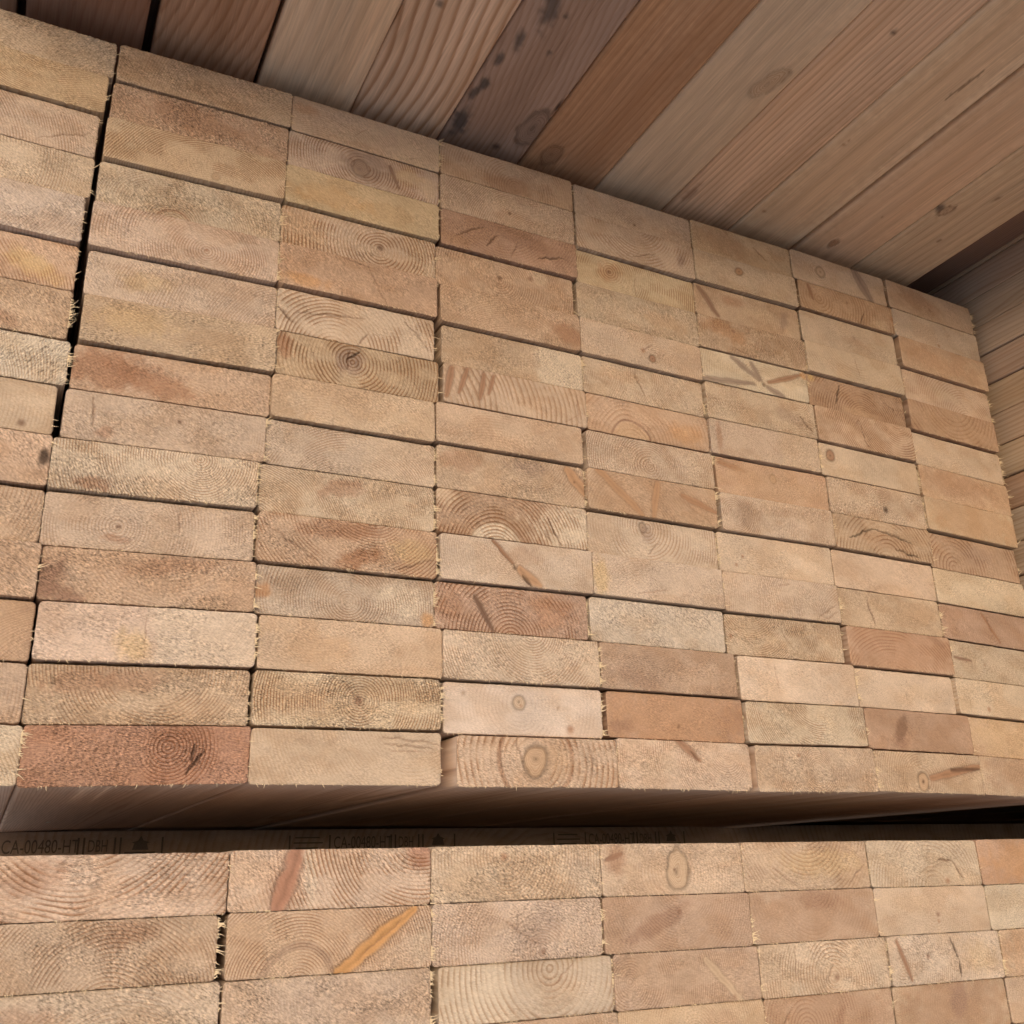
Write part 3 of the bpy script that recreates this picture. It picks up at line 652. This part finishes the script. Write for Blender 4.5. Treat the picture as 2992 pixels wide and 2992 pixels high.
# ------------------------------------------------------------------ overhead layer of narrow boards, seen from below
ZC = 19.0
CE = [(-19.5, 69, 'd', 'dark brown underside board at the far left, overhead layer',
       (9, 0.1, 0, 1), 0.4, ''),
      (76, 164.3, '!B', 'dark brown board between two black gaps, overhead layer', (8, .12, 0, 1), .35, ''),
      (171.5, 257.0, '!r', 'reddish brown rippled board right of the wide black gap, overhead layer', (8.5, .17, 6, 1.0), .6, ''),
      (260.5, 344.7, '!P', 'plain pale beige board left of the wavy grained one, overhead layer', (13, .1, 6, .9), .25, ''),
      (345.2, 431.0, '!P', 'pale board with bold wavy grain lines, overhead layer', (10.5, .0, 13, .85), .95, 'D 372 -128 4 m'),
      (431.6, 516.6, '!v', 'dark grey brown board with mould stained edge, overhead layer', (6, -.1, 10, 1.6), .4,
       'E 452 -175 9 40 -12 m .75;E 447 -120 5 12 -12 m .75;E 440 -96 4 7 0 m .8;E 441 -66 4.5 8 0 m .85;E 437 -50 4 10 10 m .8;E 441 -12 9 22 -5 m .85;D 486 4 5 n;D 476 -120 3 m;D 500 -12 4 b;E 514 -67 1.6 9 0 n .9;K 506 -30 12 26 v 0;D 535 -62 3 b;D 470 -160 3 m'),
      (517.2, 605.8, '!r', 'orange red fine grained board, overhead layer', (7, .08, 5, 1.0), .35, 'K 540 -8 9 16 r;E 560 -70 50 150 0 R .35'),
      (606.4, 689.6, '!P', 'pale yellow board with oval knot, overhead layer', (16, .02, 0, 1), .14, 'K 671 -171 9.5 21 t 15;D 671 -171 2 k;E 640 -100 60 300 0 P .55'),
      (690.2, 777.0, 't', 'tan straight grained board with black speck, overhead layer', (7.0, .02, 2, .6), .5, 'D 729 -263 3.4 n;E 700 -17 5 18 0 b .6;E 760 -60 14 160 0 t .4'),
      (777.6, 863.2, 'y', 'golden tan board with pitch slit, overhead layer', (20, .02, 8, 1.2), .22, 'C 833 -226 836 -266 1.6;D 792 -140 2.6 b;D 792 -146 1.8 b;D 790 -25 3 b;E 820 -150 40 300 0 o .3'),
      (868.6, 956.8, 'y', 'tan board right of the deep shadow groove, overhead layer', (18, .03, 4, 1.0), .25, 'K 901 -12 5 7 b;D 915 -70 1.8 b;E 915 -150 50 300 0 o .25'),
      (957.8, 1050, 'y', 'last knotty board beside the side pile, overhead layer', (12, .04, 5, 1.2), .3,
       'K 971 -108 6.5 9 p 20;C 965 -102 966 -114 1;C 965 -114 974 -118 1;C 974 -118 977 -110 1;C 977 -110 970 -99 1;C 970 -99 965 -103 1;E 961.5 -108 4.5 7 0 m .9;E 1004 -145 2.6 6 10 k .9;E 1008 -65 2.2 4.5 10 k .9;E 1004 -110 50 300 0 t .35')]
TONE = {0: 1.2, 1: 1.35, 2: 1.3, 3: 1.3, 4: 1.3, 5: 1.45, 6: 1.45, 7: 1.35, 8: 1.5, 9: 1.5, 10: 1.5, 11: 1.5}
for i, (x0, x1, col, lab, (sp, k1, k2, wo), rcn, marks) in enumerate(CE):
    seed = 1300 + i * 11
    def mode(X, Y, Z, sp=sp, k1=k1, k2=k2, wo=wo, x0=x0, seed=seed):
        wv = (vn(X / 30, Y / 60, seed) - 0.5) * 2.2 * wo + (vn(X / 12, Y / 26, seed + 2) - 0.5) * 1.2 * wo
        return (X - x0 + k1 * (Y + 100) + k2 * (1 - np.exp(-((Y + 45) / 80.0) ** 2)) + wv + (Z - ZC) * 0.8) / sp
    yds = [1.5] + list(np.arange(130, 640, 3.2)) + [900, 1600, 2440]
    o = build_board('lumber_board', x0, x1, ZC + 38 + (i % 3) * 0.3, ZC + (i % 3) * 0.25, -565 - (i * 37 % 11), 1900, col, (.5, 1.4, 2.4, .4), '', .6, -30, seed, 2.0,
                    side_rc=rcn, side_mode=mode, side_spec=marks, yds=yds, vstep=6, rad=3.4, rag=0, side_fuzz=0.2, side_tone=TONE.get(i, 1.5))
    tag(o, lab, 'board', 'boards of the overhead layer')
# second layer, added to keep sky light out of the gaps and side slot
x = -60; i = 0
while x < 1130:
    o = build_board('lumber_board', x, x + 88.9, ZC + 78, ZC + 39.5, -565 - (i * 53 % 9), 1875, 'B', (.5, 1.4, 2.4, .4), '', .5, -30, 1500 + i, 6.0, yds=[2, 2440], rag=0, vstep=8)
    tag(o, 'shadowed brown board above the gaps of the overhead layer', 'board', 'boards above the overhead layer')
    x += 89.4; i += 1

# ------------------------------------------------------------------ side pile: board edges running towards the viewer
XW = 1141.0
SIDEY = 1400.0  # reach towards the viewer, lengthened out of frame to shade the right-hand columns
WR = [92, 53, 14.5, -24, -62.3, -101, -140, -180, -219.5, -259, -299, -337.5, -376, -415, -454, -493, -532, -576]
WC = ['t', 'G', 'G', 'G', 'G', 't', 't', 't', 'o', 'p', 't', 'p', 't', 'p', 't', 'p', 't']
WL = ['brown board edge two above the overhead layer level', 'topmost greenish beige board edge below the dark slot line',
      'greenish beige board edge just under the topmost one of that colour', 'third greenish beige board edge under the dark slot', 'greyish beige board edge above the deep brown seam',
      'tan board edge just under the deep brown seam', 'tan board edge with brown grain lines under the seam pair', 'pale tan board edge above the second dark seam',
      'reddish tan board edge below the second dark seam', 'plain tan board edge two below the second seam', 'narrow visible board edge three below the second seam',
      'board edge beside the lowest seam at the frame edge', 'board edge just below the lowest visible seam'] + ['board edge hidden behind the frame border low down'] * 8
for i in range(len(WR) - 1):
    if i == 0: top = WR[0]
    seed = 1700 + i * 13
    tt = i in (2, 3, 6); tb = i in (1, 2, 5)
    zt, zb = WR[i] - (0.08 if tt else 0.35), WR[i + 1] + (0.08 if tb else 0.9)
    dx = {1: 0.0, 2: 0.1, 3: 0.0, 4: 1.2, 5: 3.2, 6: 3.1, 7: 1.6, 8: 4.0}.get(i, (i * 7 % 5) * 0.8)
    def mode(X, Y, Z, seed=seed):
        return (Z * 1.0 + 0.02 * Y + (vn(Z / 16, Y / 90, seed) - 0.5) * 9 + (X - XW) * 0.7) / 5.5
    vis = i < 13
    yds = ([1.5, SIDEY - 460] + list(np.arange(SIDEY - 450, SIDEY + 100, 6.0)) + [SIDEY + 400, SIDEY + 1840]) if vis else [2, 2440]
    o = build_board('lumber_board', XW + dx, XW + dx + 139.7, zt, zb, -SIDEY + (i * 29 % 13), 1840, WC[i], (.5, 1.4, 2.4, .4), '', .6, -30, seed, 8.0, vstep=2.0,
                    side_rc=.38, side_mode=mode, yds=yds, rad=1.3 if i in (1, 2, 3, 5, 6) else 2.2, rag=0, side_fuzz=0.14)
    tag(o, WL[i], 'board', 'boards of the side pile')
for i in range(1, 18):  # outer boards added past the visible underside to keep sky out of the gap
    o = build_board('lumber_board', XW + 1.5 + i * 140.6, XW + 1.5 + i * 140.6 + 139.7, -538, -577 + (i % 2) * 0.6, -560 + i * 3, 1880, 't', (.5, 1.4, 2.4, .4), '', .5, -30, 1900 + i, 8, yds=[2, 500, 1000, 2440], rag=0, vstep=8)
    tag(o, 'dim board underside at the far right of the dark gap', 'board', 'bottom boards of the side pile')

for i in range(0, 11):  # unseen boards, added to block light rising into the gap from below
    o = build_board('lumber_board', XW + 1.5 + i * 140.6, XW + 1.5 + i * 140.6 + 139.7, -622, -660, -560 + i * 3, 1880, 't', (.5, 1.4, 2.4, .4), '', .5, -30, 1950 + i, 8, yds=[2, 2440], rag=0, vstep=8)
    tag(o, 'shaded top board of the lower side pile beyond the lower stack', 'board', 'top boards of the lower side pile')
# ------------------------------------------------------------------ spacer strips in the gap between the stacks
def spacer(x0, x1, y0, y1, z0, z1, label, seed):
    o = build_board('spacer_strip', x0, x1, z1, z0, y0, y1, '!g', (.5, 3, 9, .3), '', .15, 0, seed, 4.0, yds=[2, y1 - y0], rag=0, rad=1.2, vstep=2.5)
    tag(o, label, 'spacer', 'spacer strips under the upper stack')
    return o
ZB, ZL = -580.4, -621.2
s1 = spacer(-250, 1900, 548, 586, ZL + 0.8, ZB - 0.6, 'long dark spacer strip with repeated black stamps between the stacks', 2001)
s2 = spacer(-250, 3600, 1180, 1218, ZL + 0.8, ZB - 0.6, 'unstamped spacer strip deeper in the gap between the stacks', 2002)  # added behind the stamped strip to keep sky light out of the gap
s3 = spacer(-250, 3600, 1900, 1938, ZL + 0.8, ZB - 0.6, 'rearmost spacer strip at the back of the dark gap', 2003)  # also added, closes the back of the gap to light

def flat(name, verts, faces, mat, parent):
    me = bpy.data.meshes.new(name); me.from_pydata([tuple(np.array(v) * MM) for v in verts], [], faces); me.materials.append(mat)
    o = bpy.data.objects.new(name, me); C.objects.link(o); o.parent = parent
    return o
def text_mesh(body, size, cx, z, y, sx=1.0):
    cu = bpy.data.curves.new('stamp', 'FONT'); cu.body = body; cu.size = size; cu.align_x = 'LEFT'; cu.align_y = 'CENTER'
    t = bpy.data.objects.new('tmp', cu); C.objects.link(t)
    dg = bpy.context.evaluated_depsgraph_get(); dg.update()
    me = bpy.data.meshes.new_from_object(t.evaluated_get(dg))
    bpy.data.objects.remove(t)
    vs = [(v.co.x * sx + cx, y, v.co.y + z) for v in me.vertices]
    fs = [tuple(p.vertices) for p in me.polygons]
    return vs, fs
def stamp(x, parent, sx):
    """one grade stamp: bar, small print, bar, number, bars, mark, bars, leaf on a line, bar"""
    ox, oy, oz = -250 + (1900 + 250) / 2, 548, (ZL + 0.8 + ZB - 0.6) / 2
    V, F = [], []
    def rect(a, b, c, e):
        n_ = len(V); V.extend([(a, 0, c), (b, 0, c), (b, 0, e), (a, 0, e)]); F.append((n_, n_ + 1, n_ + 2, n_ + 3))
    def poly(pts):
        n_ = len(V); V.extend([(p, 0, q) for p, q in pts]); F.append(tuple(range(n_, n_ + len(pts))))
    zc = oz + 3.5
    def txt(s, size, xx, z, sx=1):
        vs, fs = text_mesh(s, size, xx, z, 0, sx); n_ = len(V); V.extend(vs); F.extend([tuple(i + n_ for i in f) for f in fs])
    bar = lambda a: rect(a, a + 2.2, zc - 9.5, zc + 9.5)
    bar(x)
    for i, (a, b) in enumerate(((8, 40), (6, 44), (9, 38))): rect(x + a, x + b, zc + 6 - i * 6, zc + 7.6 - i * 6)
    bar(x + 52)
    txt('CA-00480-HT', 20, x + 58, zc, 0.68)
    bar(x + 135); bar(x + 141)
    txt('DBH', 18, x + 146, zc, 0.6)
    bar(x + 174); bar(x + 180)
    c = x + 203
    poly([(c - 9, zc - 4), (c + 9, zc - 4), (c + 7, zc + 3), (c + 10, zc + 4), (c + 3, zc + 6), (c, zc + 11), (c - 3, zc + 6), (c - 10, zc + 4), (c - 7, zc + 3)])
    rect(c - 17, c + 17, zc - 9.5, zc - 6)
    bar(x + 226)
    me_v = [(x + (a - x) * sx - ox, b - 0.9, z - oz) for a, b, z in V]
    o = flat('stamp', me_v, F, INK, parent)
    return o
stamp(93, s1, .97); stamp(458, s1, .95); stamp(819, s1, .95)
# a small chalk tick on the underside of the reddish board
for o in [o for o in bpy.data.objects if o.get('label', '').startswith('reddish brown bullseye')]:
    bx, by = o.location.x / MM, o.location.y / MM
    hz = -19.6
    v = [(172 - bx, 380 - by, hz), (186 - bx, 380 - by, hz), (186 - bx, 388 - by, hz), (172 - bx, 388 - by, hz), (179 - bx, 430 - by, hz), (174 - bx, 430 - by, hz), (181 - bx, 388 - by, hz), (186 - bx, 388 - by, hz)]
    flat('chalk_mark', v, [(0, 1, 2, 3), (4, 5, 6, 7)], CHALK, o)

# ------------------------------------------------------------------ unseen ground of the yard, added to bounce light up from below
me = bpy.data.meshes.new('ground'); S = 60
me.from_pydata([(-S, -S, 0), (S, -S, 0), (S, S, 0), (-S, S, 0)], [], [(0, 1, 2, 3)]); me.materials.append(CONC)
g = bpy.data.objects.new('ground', me); C.objects.link(g); g['kind'] = 'structure'
